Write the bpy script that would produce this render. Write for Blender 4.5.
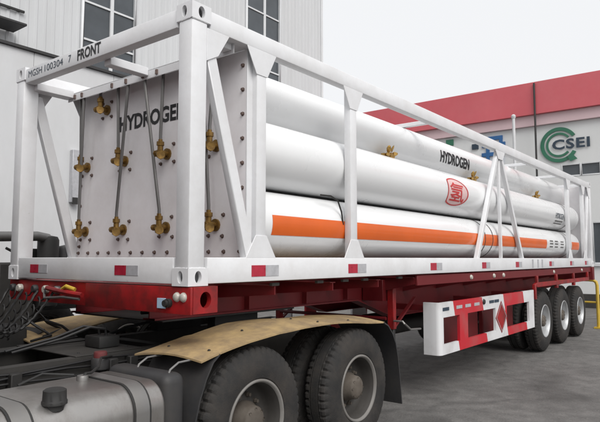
import bpy, bmesh, math, random
from mathutils import Vector, Matrix
random.seed(7)
for o in list(bpy.data.objects): bpy.data.objects.remove(o)
S = bpy.context.scene
COL = S.collection
rad = math.radians
Z0 = 1.46            # all heights below are written relative to the container's underside, 1.46 m above ground
# ------------------------------------------------------------------ camera
cam = bpy.data.cameras.new('camera'); cam.sensor_fit = 'HORIZONTAL'; cam.sensor_width = 36.0
cam.lens = 583.0/600*36; cam.clip_start = .05; cam.clip_end = 3000
co = bpy.data.objects.new('camera', cam); COL.objects.link(co)
co.location = (-2.5814, -2.9404, .1827+Z0)
yaw, pit = rad(37.911), rad(4.6746)
co.rotation_euler = Vector((math.cos(yaw)*math.cos(pit), math.sin(yaw)*math.cos(pit), math.sin(pit))).to_track_quat('-Z', 'Y').to_euler()
S.camera = co
# ------------------------------------------------------------------ sky and sun (overcast)
SUN_EL, SUN_AZ = rad(46), rad(-116)           # azimuth from +x towards +y
w = bpy.data.worlds.new('World'); S.world = w; w.use_nodes = True
nt = w.node_tree; bg = nt.nodes['Background']
sky = nt.nodes.new('ShaderNodeTexSky'); sky.sky_type = 'NISHITA'; sky.sun_disc = False
sky.sun_elevation = SUN_EL; sky.sun_rotation = rad(90)-SUN_AZ; sky.dust_density = 6; sky.air_density = 1.5
hs = nt.nodes.new('ShaderNodeHueSaturation'); hs.inputs['Saturation'].default_value = .12
nt.links.new(sky.outputs[0], hs.inputs['Color'])
mx = nt.nodes.new('ShaderNodeMixRGB'); mx.inputs[0].default_value = .82; mx.inputs[2].default_value = (10.3, 10.45, 10.7, 1)
nt.links.new(hs.outputs[0], mx.inputs[1]); nt.links.new(mx.outputs[0], bg.inputs['Color'])
bg.inputs['Strength'].default_value = .1
sl = bpy.data.lights.new('sun', 'SUN'); sl.energy = 2.2; sl.angle = rad(40); sl.color = (1, .975, .94)
so = bpy.data.objects.new('sun', sl); COL.objects.link(so); so.location = (0, -10, 20)
sd = Vector((math.cos(SUN_AZ)*math.cos(SUN_EL), math.sin(SUN_AZ)*math.cos(SUN_EL), math.sin(SUN_EL)))
so.rotation_euler = sd.to_track_quat('Z', 'Y').to_euler()
S.view_settings.view_transform = 'Standard'; S.view_settings.look = 'None'
S.view_settings.exposure = 0.0; S.view_settings.gamma = 1.0; S.view_settings.use_curve_mapping = False
S.render.engine = 'CYCLES'; S.render.resolution_x = 1024; S.render.resolution_y = 720

# ------------------------------------------------------------------ materials
def M(name, col, rough=.5, metal=0, var=.12, scale=2.5, bump=0, bscale=60, dirt=0, dcol=(.25, .22, .19), dscale=1.3, streak=1.0, coat=0, spec=.5, chips=0, ccol=(.1, .06, .04), dlo=.42, dhi=.75, clo=.66, cscale=14):
    m = bpy.data.materials.new(name); m.use_nodes = True; t = m.node_tree; N = t.nodes; L = t.links
    b = N['Principled BSDF']; b.inputs['Roughness'].default_value = rough; b.inputs['Metallic'].default_value = metal
    b.inputs['Coat Weight'].default_value = coat; b.inputs['Specular IOR Level'].default_value = spec
    g = N.new('ShaderNodeNewGeometry')
    mp = N.new('ShaderNodeMapping'); mp.inputs['Scale'].default_value = (1, 1, streak); L.new(g.outputs['Position'], mp.inputs[0])
    n1 = N.new('ShaderNodeTexNoise'); n1.inputs['Scale'].default_value = scale; n1.inputs['Detail'].default_value = 6; n1.inputs['Roughness'].default_value = .6
    L.new(mp.outputs[0], n1.inputs['Vector'])
    r1 = N.new('ShaderNodeMapRange'); r1.inputs[1].default_value = .3; r1.inputs[2].default_value = .7; r1.inputs[3].default_value = 1-var; r1.inputs[4].default_value = 1+var*.5
    L.new(n1.outputs['Fac'], r1.inputs[0])
    mu = N.new('ShaderNodeVectorMath'); mu.operation = 'SCALE'; mu.inputs[0].default_value = col; L.new(r1.outputs[0], mu.inputs['Scale'])
    out = mu.outputs[0]
    if dirt:
        n2 = N.new('ShaderNodeTexNoise'); n2.inputs['Scale'].default_value = dscale; n2.inputs['Detail'].default_value = 9; n2.inputs['Roughness'].default_value = .72
        L.new(mp.outputs[0], n2.inputs['Vector'])
        r2 = N.new('ShaderNodeMapRange'); r2.inputs[1].default_value = dlo; r2.inputs[2].default_value = dhi; r2.inputs[3].default_value = 0; r2.inputs[4].default_value = dirt
        L.new(n2.outputs['Fac'], r2.inputs[0])
        mi = N.new('ShaderNodeMixRGB'); mi.inputs[2].default_value = (*dcol, 1); L.new(r2.outputs[0], mi.inputs[0]); L.new(out, mi.inputs[1]); out = mi.outputs[0]
    if chips:
        n4 = N.new('ShaderNodeTexNoise'); n4.inputs['Scale'].default_value = cscale; n4.inputs['Detail'].default_value = 8; n4.inputs['Roughness'].default_value = .75; L.new(g.outputs['Position'], n4.inputs['Vector'])
        r4 = N.new('ShaderNodeMapRange'); r4.inputs[1].default_value = clo; r4.inputs[2].default_value = clo+.08; r4.inputs[4].default_value = chips; L.new(n4.outputs['Fac'], r4.inputs[0])
        m4 = N.new('ShaderNodeMixRGB'); m4.inputs[2].default_value = (*ccol, 1); L.new(r4.outputs[0], m4.inputs[0]); L.new(out, m4.inputs[1]); out = m4.outputs[0]
    L.new(out, b.inputs['Base Color'])
    rr = N.new('ShaderNodeMapRange'); rr.inputs[3].default_value = max(.03, rough-.1); rr.inputs[4].default_value = min(1, rough+.12)
    L.new(n1.outputs['Fac'], rr.inputs[0]); L.new(rr.outputs[0], b.inputs['Roughness'])
    if bump:
        n3 = N.new('ShaderNodeTexNoise'); n3.inputs['Scale'].default_value = bscale; n3.inputs['Detail'].default_value = 5; L.new(g.outputs['Position'], n3.inputs['Vector'])
        bp = N.new('ShaderNodeBump'); bp.inputs['Strength'].default_value = bump; bp.inputs['Distance'].default_value = .01
        L.new(n3.outputs['Fac'], bp.inputs['Height']); L.new(bp.outputs[0], b.inputs['Normal'])
    return m
MT = dict(
    white=M('white_frame_paint', (.74, .745, .76), .42, var=.05, dirt=.3, dcol=(.42, .39, .36), dscale=2.2, bump=.08, bscale=25, chips=.55, ccol=(.3, .24, .19)),
    tube=M('white_tube_paint', (.77, .775, .78), .28, var=.03, scale=1.2, dirt=.05, dcol=(.55, .54, .52), dscale=.5, chips=.22, ccol=(.5, .48, .45), bump=.03, bscale=6, coat=.25),
    bulk=M('bulkhead_paint', (.82, .798, .81), .5, var=.06, dirt=.22, dcol=(.45, .38, .34), dscale=3),
    orange=M('orange_paint', (.72, .125, .012), .35, var=.1, coat=.2),
    red=M('shaded_red_paint', (.17, .007, .011), .5, var=.3, dirt=.6, dcol=(.06, .02, .018), dscale=2.5),  # chassis red with the shade under the container darkened into its base colour
    redb=M('bright_red_paint', (.38, .010, .012), .45, var=.25, dirt=.85, dcol=(.06, .014, .013), dscale=4, dlo=.36, dhi=.68),
    black=M('black_print', (.012, .012, .014), .5, var=.2),
    rubber=M('tyre_rubber', (.022, .021, .0205), .82, var=.3, dirt=.65, dcol=(.06, .049, .04), dscale=5, bump=.25, bscale=120),
    rimd=M('dusty_rim', (.06, .055, .05), .7, var=.3, dirt=.6, dcol=(.035, .03, .026), dscale=6),
    lip=M('rim_lip', (.2, .19, .178), .55, var=.2, dirt=.5, dcol=(.13, .115, .1), dscale=9),
    rims=M('silver_rim', (.55, .56, .57), .38, .5, var=.15, dirt=.3, dcol=(.3, .28, .26), dscale=5),
    hub=M('dusty_hub', (.12, .102, .084), .75, var=.35, dirt=.8, dcol=(.06, .045, .033), dscale=9),
    dark=M('dark_chassis', (.018, .018, .018), .65, var=.3, dirt=.6, dcol=(.04, .036, .032), dscale=3),
    rail=M('dusty_rail', (.036, .034, .032), .7, var=.3, dirt=.6, dcol=(.062, .056, .048), dscale=3),
    guard=M('grey_plastic', (.03, .03, .032), .6, var=.25, dirt=.6, dcol=(.06, .053, .046), dscale=4),
    tan=M('dusty_tan_sheet', (.47, .33, .155), .75, var=.25, scale=3, dirt=.8, dcol=(.2, .145, .09), dscale=3.2, dlo=.4, dhi=.62, bump=.3, bscale=12, chips=.8, ccol=(.06, .045, .035)),
    alu=M('tank_aluminium', (.42, .405, .39), .34, .8, var=.25, dirt=.7, dcol=(.13, .11, .09), dscale=5, streak=.35, bump=.08, bscale=12),
    strap=M('strap_steel', (.25, .245, .24), .45, .6, var=.2, dirt=.5, dcol=(.2, .18, .15)),
    brass=M('brass', (.30, .18, .05), .45, .7, var=.4, scale=25, dirt=.8, dcol=(.09, .045, .02), dscale=20),
    bolt=M('bolt_steel', (.17, .12, .105), .55, .4, var=.3, scale=20),
    pipe=M('steel_pipe', (.2, .195, .19), .42, .6, var=.2),
    refr=M('red_reflector', (.42, .02, .045), .3, var=.2, scale=20),
    refw=M('silver_reflector', (.44, .44, .46), .35, var=.15, scale=20),
    lens=M('lamp_lens', (.5, .47, .42), .2, var=.15, scale=20),
    blue=M('pale_blue_plate', (.38, .52, .66), .4, var=.15),
    asphalt=M('yard_ground', (.155, .149, .143), .85, var=.35, scale=5, dirt=.7, dcol=(.065, .062, .06), dscale=.6, bump=.8, bscale=38, chips=.6, ccol=(.3, .285, .265), clo=.58, cscale=30),
    clad=M('cladding', (.585, .595, .605), .5, var=.05, dirt=.2, dcol=(.36, .355, .34), dscale=.8, streak=.15),
    trim=M('window_trim', (.66, .67, .68), .45, var=.08),
    glass=M('window_glass', (.075, .085, .095), .08, var=.3, scale=.7),
    wall=M('grey_wall', (.72, .725, .72), .7, var=.05, scale=.8, dirt=.2, dcol=(.6, .6, .59), dscale=.6, streak=.3),
    rband=M('red_fascia', (.62, .115, .135), .45, var=.08, scale=.6, dirt=.3, dcol=(.62, .2, .215), dscale=.7),
    pband=M('pink_fascia', (.68, .5, .52), .45, var=.06, scale=.8),
    green=M('green_letter', (.035, .17, .1), .4, var=.15),
    navy=M('navy_letter', (.03, .05, .075), .4, var=.15),
    sblue=M('blue_letter', (.03, .13, .33), .4, var=.15),
    yellow=M('yellow_paint', (.6, .4, .03), .5, var=.15, dirt=.3),
    box=M('white_truck_box', (.6, .605, .615), .45, var=.05, dirt=.25, dcol=(.45, .44, .42), dscale=1.5, streak=.4),
    stamp=M('stamp_paper', (.72, .5, .49), .5, var=.1, scale=12),
    stampr=M('stamp_red', (.55, .04, .04), .5, var=.2, scale=12),
    lid=M('dusty_red_lid', (.13, .02, .022), .7, var=.3, dirt=.7, dcol=(.08, .05, .045), dscale=12),
    cab=M('dark_red_cab', (.12, .012, .014), .35, var=.12, dirt=.3, dcol=(.1, .07, .06), coat=.3),
    hose=M('black_hose', (.010, .010, .011), .55, var=.3, dirt=.4, dcol=(.03, .027, .024)),
    gold=M('gold_valve', (.5, .31, .09), .38, .7, var=.35, scale=25),
)

# ------------------------------------------------------------------ mesh helpers
PW = {}
class MB:
    def __init__(s): s.v = []; s.f = []
    def add(s, vs, fs):
        b = len(s.v); s.v += [tuple(p) for p in vs]; s.f += [tuple(b+i for i in f) for f in fs]; return s
    def box(s, x0, x1, y0, y1, z0, z1):
        return s.add([(x0, y0, z0), (x1, y0, z0), (x1, y1, z0), (x0, y1, z0), (x0, y0, z1), (x1, y0, z1), (x1, y1, z1), (x0, y1, z1)],
                     [(0, 3, 2, 1), (4, 5, 6, 7), (0, 1, 5, 4), (1, 2, 6, 5), (2, 3, 7, 6), (3, 0, 4, 7)])
    def prism(s, poly, axis, a, b):
        def P(p, c): return (c, p[0], p[1]) if axis == 0 else ((p[0], c, p[1]) if axis == 1 else (p[0], p[1], c))
        n = len(poly)
        return s.add([P(p, a) for p in poly]+[P(p, b) for p in poly], [tuple(range(n))[::-1], tuple(range(n, 2*n))]+[(i, (i+1) % n, n+(i+1) % n, n+i) for i in range(n)])
    def bar(s, p0, p1, wv, hv):           # square bar between two points; wv, hv half-extent vectors
        p0, p1, wv, hv = map(Vector, (p0, p1, wv, hv))
        q = [p+a*wv+b*hv for p in (p0, p1) for a, b in ((-1, -1), (1, -1), (1, 1), (-1, 1))]
        return s.add(q, [(3, 2, 1, 0), (4, 5, 6, 7)]+[(i, (i+1) % 4, 4+(i+1) % 4, 4+i) for i in range(4)])
    def sweep(s, pts, r, n=8, closed=False):
        pts = [Vector(p) for p in pts]; m = len(pts); rings = []
        t0 = (pts[1]-pts[0]).normalized(); up = Vector((0, 0, 1)) if abs(t0.z) < .9 else Vector((1, 0, 0))
        a = t0.cross(up).normalized()
        for i, p in enumerate(pts):
            t = (pts[min(i+1, m-1)]-pts[max(i-1, 0)]).normalized()
            a = (a-t*a.dot(t)).normalized(); b = t.cross(a)
            rr = r[i] if isinstance(r, (list, tuple)) else r
            rings.append([p+a*rr*math.cos(2*math.pi*k/n)+b*rr*math.sin(2*math.pi*k/n) for k in range(n)])
        vs = [v for g in rings for v in g]
        fs = [(i*n+k, i*n+(k+1) % n, (i+1)*n+(k+1) % n, (i+1)*n+k) for i in range(m-1) for k in range(n)]
        fs += [tuple(range(n))[::-1], tuple((m-1)*n+k for k in range(n))]
        return s.add(vs, fs)
    def lathe(s, prof, o, axis, n=32, rf=None, a0=0, a1=2*math.pi, ref=None):   # prof: (radius, height along axis)
        o = Vector(o); ax = Vector(axis).normalized()
        u = Vector(ref) if ref else (Vector((0, 0, 1)) if abs(ax.z) < .9 else Vector((1, 0, 0)))
        v = ax.cross(u).normalized(); full = abs(a1-a0-2*math.pi) < 1e-6; cnt = n if full else n+1; m = len(prof)
        vs = []
        for k in range(cnt):
            a = a0+(a1-a0)*k/n; d = u*math.cos(a)+v*math.sin(a)
            for j, (r, h) in enumerate(prof): vs.append(o+ax*h+d*(rf(j, k, r) if rf else r))
        fs = []
        for k in range(n):
            k2 = (k+1) % cnt
            for j in range(m-1): fs.append((k*m+j, k*m+j+1, k2*m+j+1, k2*m+j))
        return s.add(vs, fs)
    def holed(s, o, u, v, w, h, rx, ry, t, c=None, n=24):          # plate w x h with an elliptic hole and a hole wall of depth t
        o, u, v = Vector(o), Vector(u), Vector(v); nn = u.cross(v); cx, cy = c or (w/2, h/2)
        angs = sorted([2*math.pi*k/n for k in range(n)]+[math.atan2(y-cy, x-cx) % (2*math.pi) for x in (0, w) for y in (0, h)])
        vo, vi, vd = [], [], []
        for a in angs:
            ca, sa = math.cos(a), math.sin(a)
            k = min([((w-cx)/ca if ca > 1e-9 else (-cx/ca if ca < -1e-9 else 1e9)), ((h-cy)/sa if sa > 1e-9 else (-cy/sa if sa < -1e-9 else 1e9))])
            vo.append(o+u*(cx+ca*k)+v*(cy+sa*k)); p = o+u*(cx+ca*rx)+v*(cy+sa*ry); vi.append(p); vd.append(p-nn*t)
        q = len(angs)
        return s.add(vo+vi+vd, [(i, (i+1) % q, q+(i+1) % q, q+i) for i in range(q)]+[(q+i, q+(i+1) % q, 2*q+(i+1) % q, 2*q+i) for i in range(q)])
    def mesh(s, name, mat, c, bevel=0, segs=1, sharp=40, merge=True):
        bm = bmesh.new(); vs = [bm.verts.new(Vector(p)-c) for p in s.v]
        for f in s.f:
            try: bm.faces.new([vs[i] for i in f])
            except ValueError: pass
        if merge: bmesh.ops.remove_doubles(bm, verts=bm.verts, dist=1e-5)
        bmesh.ops.recalc_face_normals(bm, faces=bm.faces)
        if bevel:
            ed = [e for e in bm.edges if len(e.link_faces) == 2 and e.calc_face_angle(0) > rad(30)]
            bmesh.ops.bevel(bm, geom=ed, offset=bevel, segments=segs, affect='EDGES', profile=.5, clamp_overlap=True)
        me = bpy.data.meshes.new(name); bm.to_mesh(me); bm.free()
        me.materials.append(MT[mat] if isinstance(mat, str) else mat)
        me.polygons.foreach_set('use_smooth', [True]*len(me.polygons)); me.set_sharp_from_angle(angle=rad(sharp))
        return me
    def build(s, name, mat, parent=None, bevel=0, segs=1, sharp=40, merge=True, origin=None):
        if origin is None:
            lo = [min(p[i] for p in s.v) for i in range(3)]; hi = [max(p[i] for p in s.v) for i in range(3)]
            c = Vector([(a+b)/2 for a, b in zip(lo, hi)])
        else: c = Vector(origin)
        o = bpy.data.objects.new(name, s.mesh(name, mat, c, bevel, segs, sharp, merge)); COL.objects.link(o)
        put(o, c, parent); return o
def put(o, c, parent):
    wl = Vector(c)+Vector((0, 0, Z0)); PW[o.name] = wl
    if parent: o.parent = parent; o.location = wl-PW[parent.name]
    else: o.location = wl
def inst(me, name, c, parent, rz=0):
    o = bpy.data.objects.new(name, me); COL.objects.link(o); put(o, c, parent); o.rotation_euler = (0, 0, rz); return o
def thing(name, label, cat, loc, group=None):
    o = bpy.data.objects.new(name, None); o.empty_display_size = .2; COL.objects.link(o); put(o, loc, None); tag(o, label, cat, group); return o
def tag(o, label, cat, group=None):
    o['label'] = label; o['category'] = cat
    if group: o['group'] = group
def B(name, mat, parent, x0, x1, y0, y1, z0, z1, bevel=.004, segs=1): return MB().box(x0, x1, y0, y1, z0, z1).build(name, mat, parent, bevel, segs)

def text2d(body, h, bold=0.0, sx=1.0, sp=1.0):
    cu = bpy.data.curves.new('t', 'FONT'); cu.body = body; cu.size = 1; cu.offset = bold; cu.space_character = sp; cu.resolution_u = 3
    ob = bpy.data.objects.new('t', cu); COL.objects.link(ob)
    dg = bpy.context.evaluated_depsgraph_get(); dg.update()
    me = bpy.data.meshes.new_from_object(ob.evaluated_get(dg))
    vs = [v.co.copy() for v in me.vertices]; fs = [tuple(p.vertices) for p in me.polygons]
    bpy.data.objects.remove(ob); bpy.data.curves.remove(cu); bpy.data.meshes.remove(me)
    x0 = min(v.x for v in vs); x1 = max(v.x for v in vs); y0 = min(v.y for v in vs); y1 = max(v.y for v in vs); k = h/(y1-y0)
    return [((v.x-(x0+x1)/2)*k*sx, (v.y-(y0+y1)/2)*k) for v in vs], fs, (x1-x0)*k*sx
def lettering(name, t2, mat, parent, fn, cuts=0):
    vs, fs, wd = t2
    bm = bmesh.new(); bv = [bm.verts.new((a, b, 0)) for a, b in vs]
    for f in fs:
        try: bm.faces.new([bv[i] for i in f])
        except ValueError: pass
    if cuts:
        ys = [v.co.y for v in bm.verts]; a, b = min(ys), max(ys)
        for i in range(1, cuts):
            bmesh.ops.bisect_plane(bm, geom=list(bm.verts)+list(bm.edges)+list(bm.faces), plane_co=(0, a+(b-a)*i/cuts, 0), plane_no=(0, 1, 0))
    bm.verts.ensure_lookup_table(); bm.verts.index_update()
    m = MB(); m.add([fn(v.co.x, v.co.y) for v in bm.verts], [tuple(v.index for v in f.verts) for f in bm.faces]); bm.free()
    return m.build(name, mat, parent)

# ================================================================== ground
g = MB(); n = 8
g.add([(x, y, -1.46) for x in (-600, 600) for y in (-600, 600)], [(0, 2, 3, 1)])
go = g.build('ground', 'asphalt'); go['kind'] = 'structure'
_t = MT['asphalt'].node_tree; _b = _t.nodes['Principled BSDF']; _src = _b.inputs['Base Color'].links[0].from_socket
_g = _t.nodes.new('ShaderNodeNewGeometry'); _w = _t.nodes.new('ShaderNodeTexNoise'); _w.inputs['Scale'].default_value = 1.7; _w.inputs['Detail'].default_value = 5; _t.links.new(_g.outputs['Position'], _w.inputs['Vector'])
_a = _t.nodes.new('ShaderNodeVectorMath'); _a.operation = 'MULTIPLY_ADD'; _a.inputs[1].default_value = (.9, .9, 0); _t.links.new(_w.outputs['Color'], _a.inputs[0]); _t.links.new(_g.outputs['Position'], _a.inputs[2])
_v = _t.nodes.new('ShaderNodeTexVoronoi'); _v.feature = 'DISTANCE_TO_EDGE'; _v.inputs['Scale'].default_value = .3; _t.links.new(_a.outputs[0], _v.inputs['Vector'])
_r = _t.nodes.new('ShaderNodeMapRange'); _r.inputs[1].default_value = 0; _r.inputs[2].default_value = .014; _r.inputs[3].default_value = .28; _r.inputs[4].default_value = 0; _t.links.new(_v.outputs['Distance'], _r.inputs[0])
_m = _t.nodes.new('ShaderNodeMixRGB'); _m.inputs[2].default_value = (.035, .033, .032, 1); _t.links.new(_r.outputs[0], _m.inputs[0]); _t.links.new(_src, _m.inputs[1])
_n = _t.nodes.new('ShaderNodeTexNoise'); _n.inputs['Scale'].default_value = .55; _n.inputs['Detail'].default_value = 3; _t.links.new(_g.outputs['Position'], _n.inputs['Vector'])
_q = _t.nodes.new('ShaderNodeMapRange'); _q.inputs[1].default_value = .6; _q.inputs[2].default_value = .68; _q.inputs[4].default_value = .55; _t.links.new(_n.outputs['Fac'], _q.inputs[0])
_o = _t.nodes.new('ShaderNodeMixRGB'); _o.inputs[2].default_value = (.05, .047, .045, 1); _t.links.new(_q.outputs[0], _o.inputs[0]); _t.links.new(_m.outputs[0], _o.inputs[1]); _t.links.new(_o.outputs[0], _b.inputs['Base Color'])

# ================================================================== tube container
L, W, H = 12.192, 2.438, 1.943
tc = thing('tube_container', 'long white steel frame packed with white hydrogen cylinders on the red trailer', 'gas container', (L/2, W/2, 0))
def casting(x, y, z, sx, sy):
    m = MB(); lx, ly, lz = .178, .162, .118
    xo, yo = x, y                 # outer corner; body runs sx, sy inwards
    xi, yi = x+sx*lx, y+sy*ly; xa, xb = min(xo, xi), max(xo, xi); ya, yb = min(yo, yi), max(yo, yi); za, zb = z, z+lz
    if sx > 0: m.holed((xa, yb, za), (0, -1, 0), (0, 0, 1), ly, lz, .026, .042, .03)
    else: m.holed((xb, ya, za), (0, 1, 0), (0, 0, 1), ly, lz, .026, .042, .03)
    if sy > 0: m.holed((xa, ya, za), (1, 0, 0), (0, 0, 1), lx, lz, .03, .042, .03)
    else: m.holed((xb, yb, za), (-1, 0, 0), (0, 0, 1), lx, lz, .03, .042, .03)
    m.add([(xa, ya, zb), (xb, ya, zb), (xb, yb, zb), (xa, yb, zb)], [(0, 1, 2, 3)])
    m.add([(xa, ya, za), (xb, ya, za), (xb, yb, za), (xa, yb, za)], [(3, 2, 1, 0)])
    if sx > 0: m.add([(xb, ya, za), (xb, yb, za), (xb, yb, zb), (xb, ya, zb)], [(0, 1, 2, 3)])
    else: m.add([(xa, ya, za), (xa, yb, za), (xa, yb, zb), (xa, ya, zb)], [(3, 2, 1, 0)])
    if sy > 0: m.add([(xa, yb, za), (xb, yb, za), (xb, yb, zb), (xa, yb, zb)], [(3, 2, 1, 0)])
    else: m.add([(xa, ya, za), (xb, ya, za), (xb, ya, zb), (xa, ya, zb)], [(0, 1, 2, 3)])
    m.build('corner_casting', 'white', tc, merge=False)
for x, sx in ((0, 1), (L, -1)):
    for y, sy in ((0, 1), (W, -1)):
        for z in (0, H-.118): casting(x, y, z, sx, sy)
        xa, xb = sorted((x+sx*.006, x+sx*.15)); ya, yb = sorted((y+sy*.006, y+sy*.142))
        B('corner_post', 'white', tc, xa, xb, ya, yb, .118, H-.118, .012, 2)
BT = .192     # top of bottom beams
for x, sx in ((0, 1), (L, -1)):
    for y, sy in ((0, 1), (W, -1)):
        for z in (.119, H-.119):
            pts = []
            for (ax, ay), (bx, by) in zip(((.006, .006), (.15, .006), (.15, .142), (.006, .142)), ((.15, .006), (.15, .142), (.006, .142), (.006, .006))):
                for k in range(10): pts.append((x+sx*(ax+(bx-ax)*k/10), y+sy*(ay+(by-ay)*k/10), z+random.uniform(-.0015, .0015)))
            MB().sweep(pts, [random.uniform(.0045, .007) for _ in pts], 6).build('weld_bead', 'white', tc)
for y0, y1 in ((.008, .10), (W-.10, W-.008)):
    B('bottom_rail', 'white', tc, .178, L-.178, y0, y1, .012, BT, .008, 2)
    B('top_rail', 'white', tc, .178, L-.178, y0, y1, 1.793, 1.925, .008, 2)
for x0, x1 in ((.008, .10), (L-.10, L-.008)):
    B('bottom_cross_beam', 'white', tc, x0, x1, .162, W-.162, .012, BT, .008, 2)
    ft = B('top_cross_beam', 'white', tc, x0, x1, .162, W-.162, 1.79, 1.922, .008, 2)
    if x0 < 1: front_top = ft
def gusset(xc, y0, y1, up, wide=.17, nar=.065, hgt=.2):
    z0 = 1.796 if up else BT-.004
    s_ = -1 if up else 1
    poly = [(xc-wide, z0), (xc+wide, z0), (xc+nar, z0+s_*hgt), (xc-nar, z0+s_*hgt)]
    MB().prism(poly, 1, y0, y1).build('gusset_plate', 'white', tc, .002)
for y, s in ((0, 1), (W, -1)):
    for xc in (.73, 2.04, L-2.04, L-.73):
        ya, yb = sorted((y+s*.014, y+s*.085)); B('side_post', 'white', tc, xc-.055, xc+.055, ya, yb, BT, 1.793, .006, 2)
        ga, gb = sorted((y+s*.009, y+s*.018)); gusset(xc, ga, gb, True); gusset(xc, ga, gb, False, .17, .062, .17)
    yc = y+s*.05
    for xb_ in (5.16, 7.1):
        MB().bar((xb_, yc, BT-.01), (6.12+(xb_-6.12)*.04, yc, 1.80), (.04, 0, 0), (0, .03, 0)).build('diagonal_brace', 'white', tc, .005)
    ya, yb = sorted((y+s*.03, y+s*.07)); B('centre_post', 'white', tc, 6.09, 6.15, ya, yb, BT, 1.793, .005)
    ga, gb = sorted((y+s*.01, y+s*.018)); gusset(6.12, ga, gb, True, .2, .1, .13)
    for xe, sx in ((0, 1), (L, -1)):
        MB().bar((xe+sx*.17, yc, 1.72), (xe+sx*.62, yc, BT-.01), (.05, 0, 0), (0, .032, 0)).build('diagonal_brace', 'white', tc, .006)
        ga, gb = sorted((y+s*.009, y+s*.017))
        x1_ = xe+sx*.15
        MB().prism([(x1_, 1.796), (x1_+sx*.22, 1.796), (x1_+sx*.11, 1.62), (x1_, 1.56)] if sx > 0 else [(x1_, 1.796), (x1_, 1.56), (x1_+sx*.11, 1.62), (x1_+sx*.22, 1.796)], 1, ga, gb).build('gusset_plate', 'white', tc, .002)
for xc in (4.1, 8.2, 10.2): B('roof_cross_bar', 'white', tc, xc-.03, xc+.03, .1, W-.1, 1.868, 1.918, .004)
# bulkheads
XB = .62
for x0, x1, s in ((XB, XB+.03, -1), (L-XB-.03, L-XB, 1)):
    bk = B('bulkhead', 'bulk', tc, x0, x1, .075, W-.095, BT+.002, 1.79, .002)
    for y0, y1 in ((.062, .074), (W-.094, W-.082)): B('bulkhead_flange', 'white', tc, min(x0, x0-.0)-.002, x1+.09, y0, y1, BT+.002, 1.79, .002)
    if s < 0: bulk = bk
# ledge above the valves and the ties to the front beam
B('manifold_ledge', 'white', tc, .475, .625, .07, W-.09, 1.792, 1.797, 0)
lg = B('ledge_face', 'white', tc, .475, .482, .07, W-.09, 1.72, 1.79, .002)
for yc, w_ in ((.14, .05), (1.13, .045), (2.3, .06)):
    B('front_tie_bar', 'white', tc, .102, .474, yc-w_, yc+w_, 1.745, 1.815, .004)
# bolts
bm_bolt = MB(); bm_bolt.lathe([(0, -.018), (.011, -.018), (.012, -.015), (.012, -.004), (.018, -.003), (.018, 0)], (0, 0, 0), (1, 0, 0), 6)
bolt_me = bm_bolt.mesh('bolt', 'bolt', Vector((0, 0, 0)))
def bolt(y, z): inst(bolt_me, 'bolt', (XB-.001, y, z), bulk)
COLS = [.39, .99, 1.59, 2.2]; ROWS = [.445, 1.075]; TOPC = [.69, 1.29, 1.89]
for r in ROWS:
    for c in COLS:
        for k in range(4):
            a = rad(45+90*k+random.uniform(-6, 6)); 
            if c+.115*math.cos(a) < W-.12: bolt(c+.115*math.cos(a), r+.115*math.sin(a))
for c in TOPC[2:]:
    for k in range(4): bolt(c+.1*math.cos(rad(45+90*k)), 1.6+.1*math.sin(rad(45+90*k)))
for k in range(14): bolt(.13+k*.168, BT+.045)
for k in range(8): bolt(.108, .34+k*.19); bolt(W-.135, .3+k*.2)
# valves and their pipes
def valve_mesh():
    m = MB()
    m.lathe([(0, .0), (.05, 0), (.05, -.016), (.024, -.018), (.027, -.06), (.03, -.062), (.03, -.10), (.02, -.102), (.02, -.115), (0, -.115)], (0, 0, 0), (1, 0, 0), 12)
    m.lathe([(0, 0), (.024, 0), (.024, .05), (.032, .052), (.032, .085), (.018, .087), (.018, .105), (0, .105)], (-.08, 0, .01), (0, 0, 1), 8)
    m.lathe([(0, 0), (.02, 0), (.02, .05), (.028, .052), (.028, .075), (0, .075)], (-.08, .0, 0), (0, 1, 0), 8)
    return m.mesh('valve', 'brass', Vector((0, 0, 0)))
def knob_mesh():
    m = MB()
    m.lathe([(0, 0), (.012, 0), (.012, .03), (.034, .032), (.04, .036), (.04, .05), (.034, .055), (0, .05)], (0, 0, 0), (-.6, -.8, -.1), 12, rf=lambda j, k, r: r*(.88 if j in (4, 5) and k % 2 else 1))
    return m.mesh('handwheel', 'brass', Vector((0, 0, 0)))
vm, km = valve_mesh(), knob_mesh()
def valve(y, z):
    v = inst(vm, 'valve', (XB, y, z), tc); inst(km, 'handwheel', (XB-.085, y-.012, z-.022), v); return v
def pipe(pts, r=.014, name='pipe'): return MB().sweep(pts, r, 8).build(name, 'pipe', tc)
for i, c in enumerate(COLS):
    for j, r in enumerate(ROWS):
        valve(c, r); x = XB-.08; x2 = XB-(.125 if j == 0 else .08)
        top = c+((.05, -.05), (.17, -.02), (-.19, .02), (-.10, .02))[i][j]
        z1 = r+.1
        pipe([(x, c, z1), (x, c, z1+.05)]+[(x+(x2-x)*t, c+(top-c)*t, z1+.05+(1.70-z1-.05)*t) for t in (.15, .4, .7, 1)]+[(x2, top, 1.79)])
        m = MB().box(.462, .4745, top-.012, top+.012, 1.735, 1.775).build('pipe_clip', 'bolt', tc)
for c in TOPC[2:]:
    valve(c, 1.60); pipe([(XB-.08, c, 1.70), (XB-.08, c, 1.79)])
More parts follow.
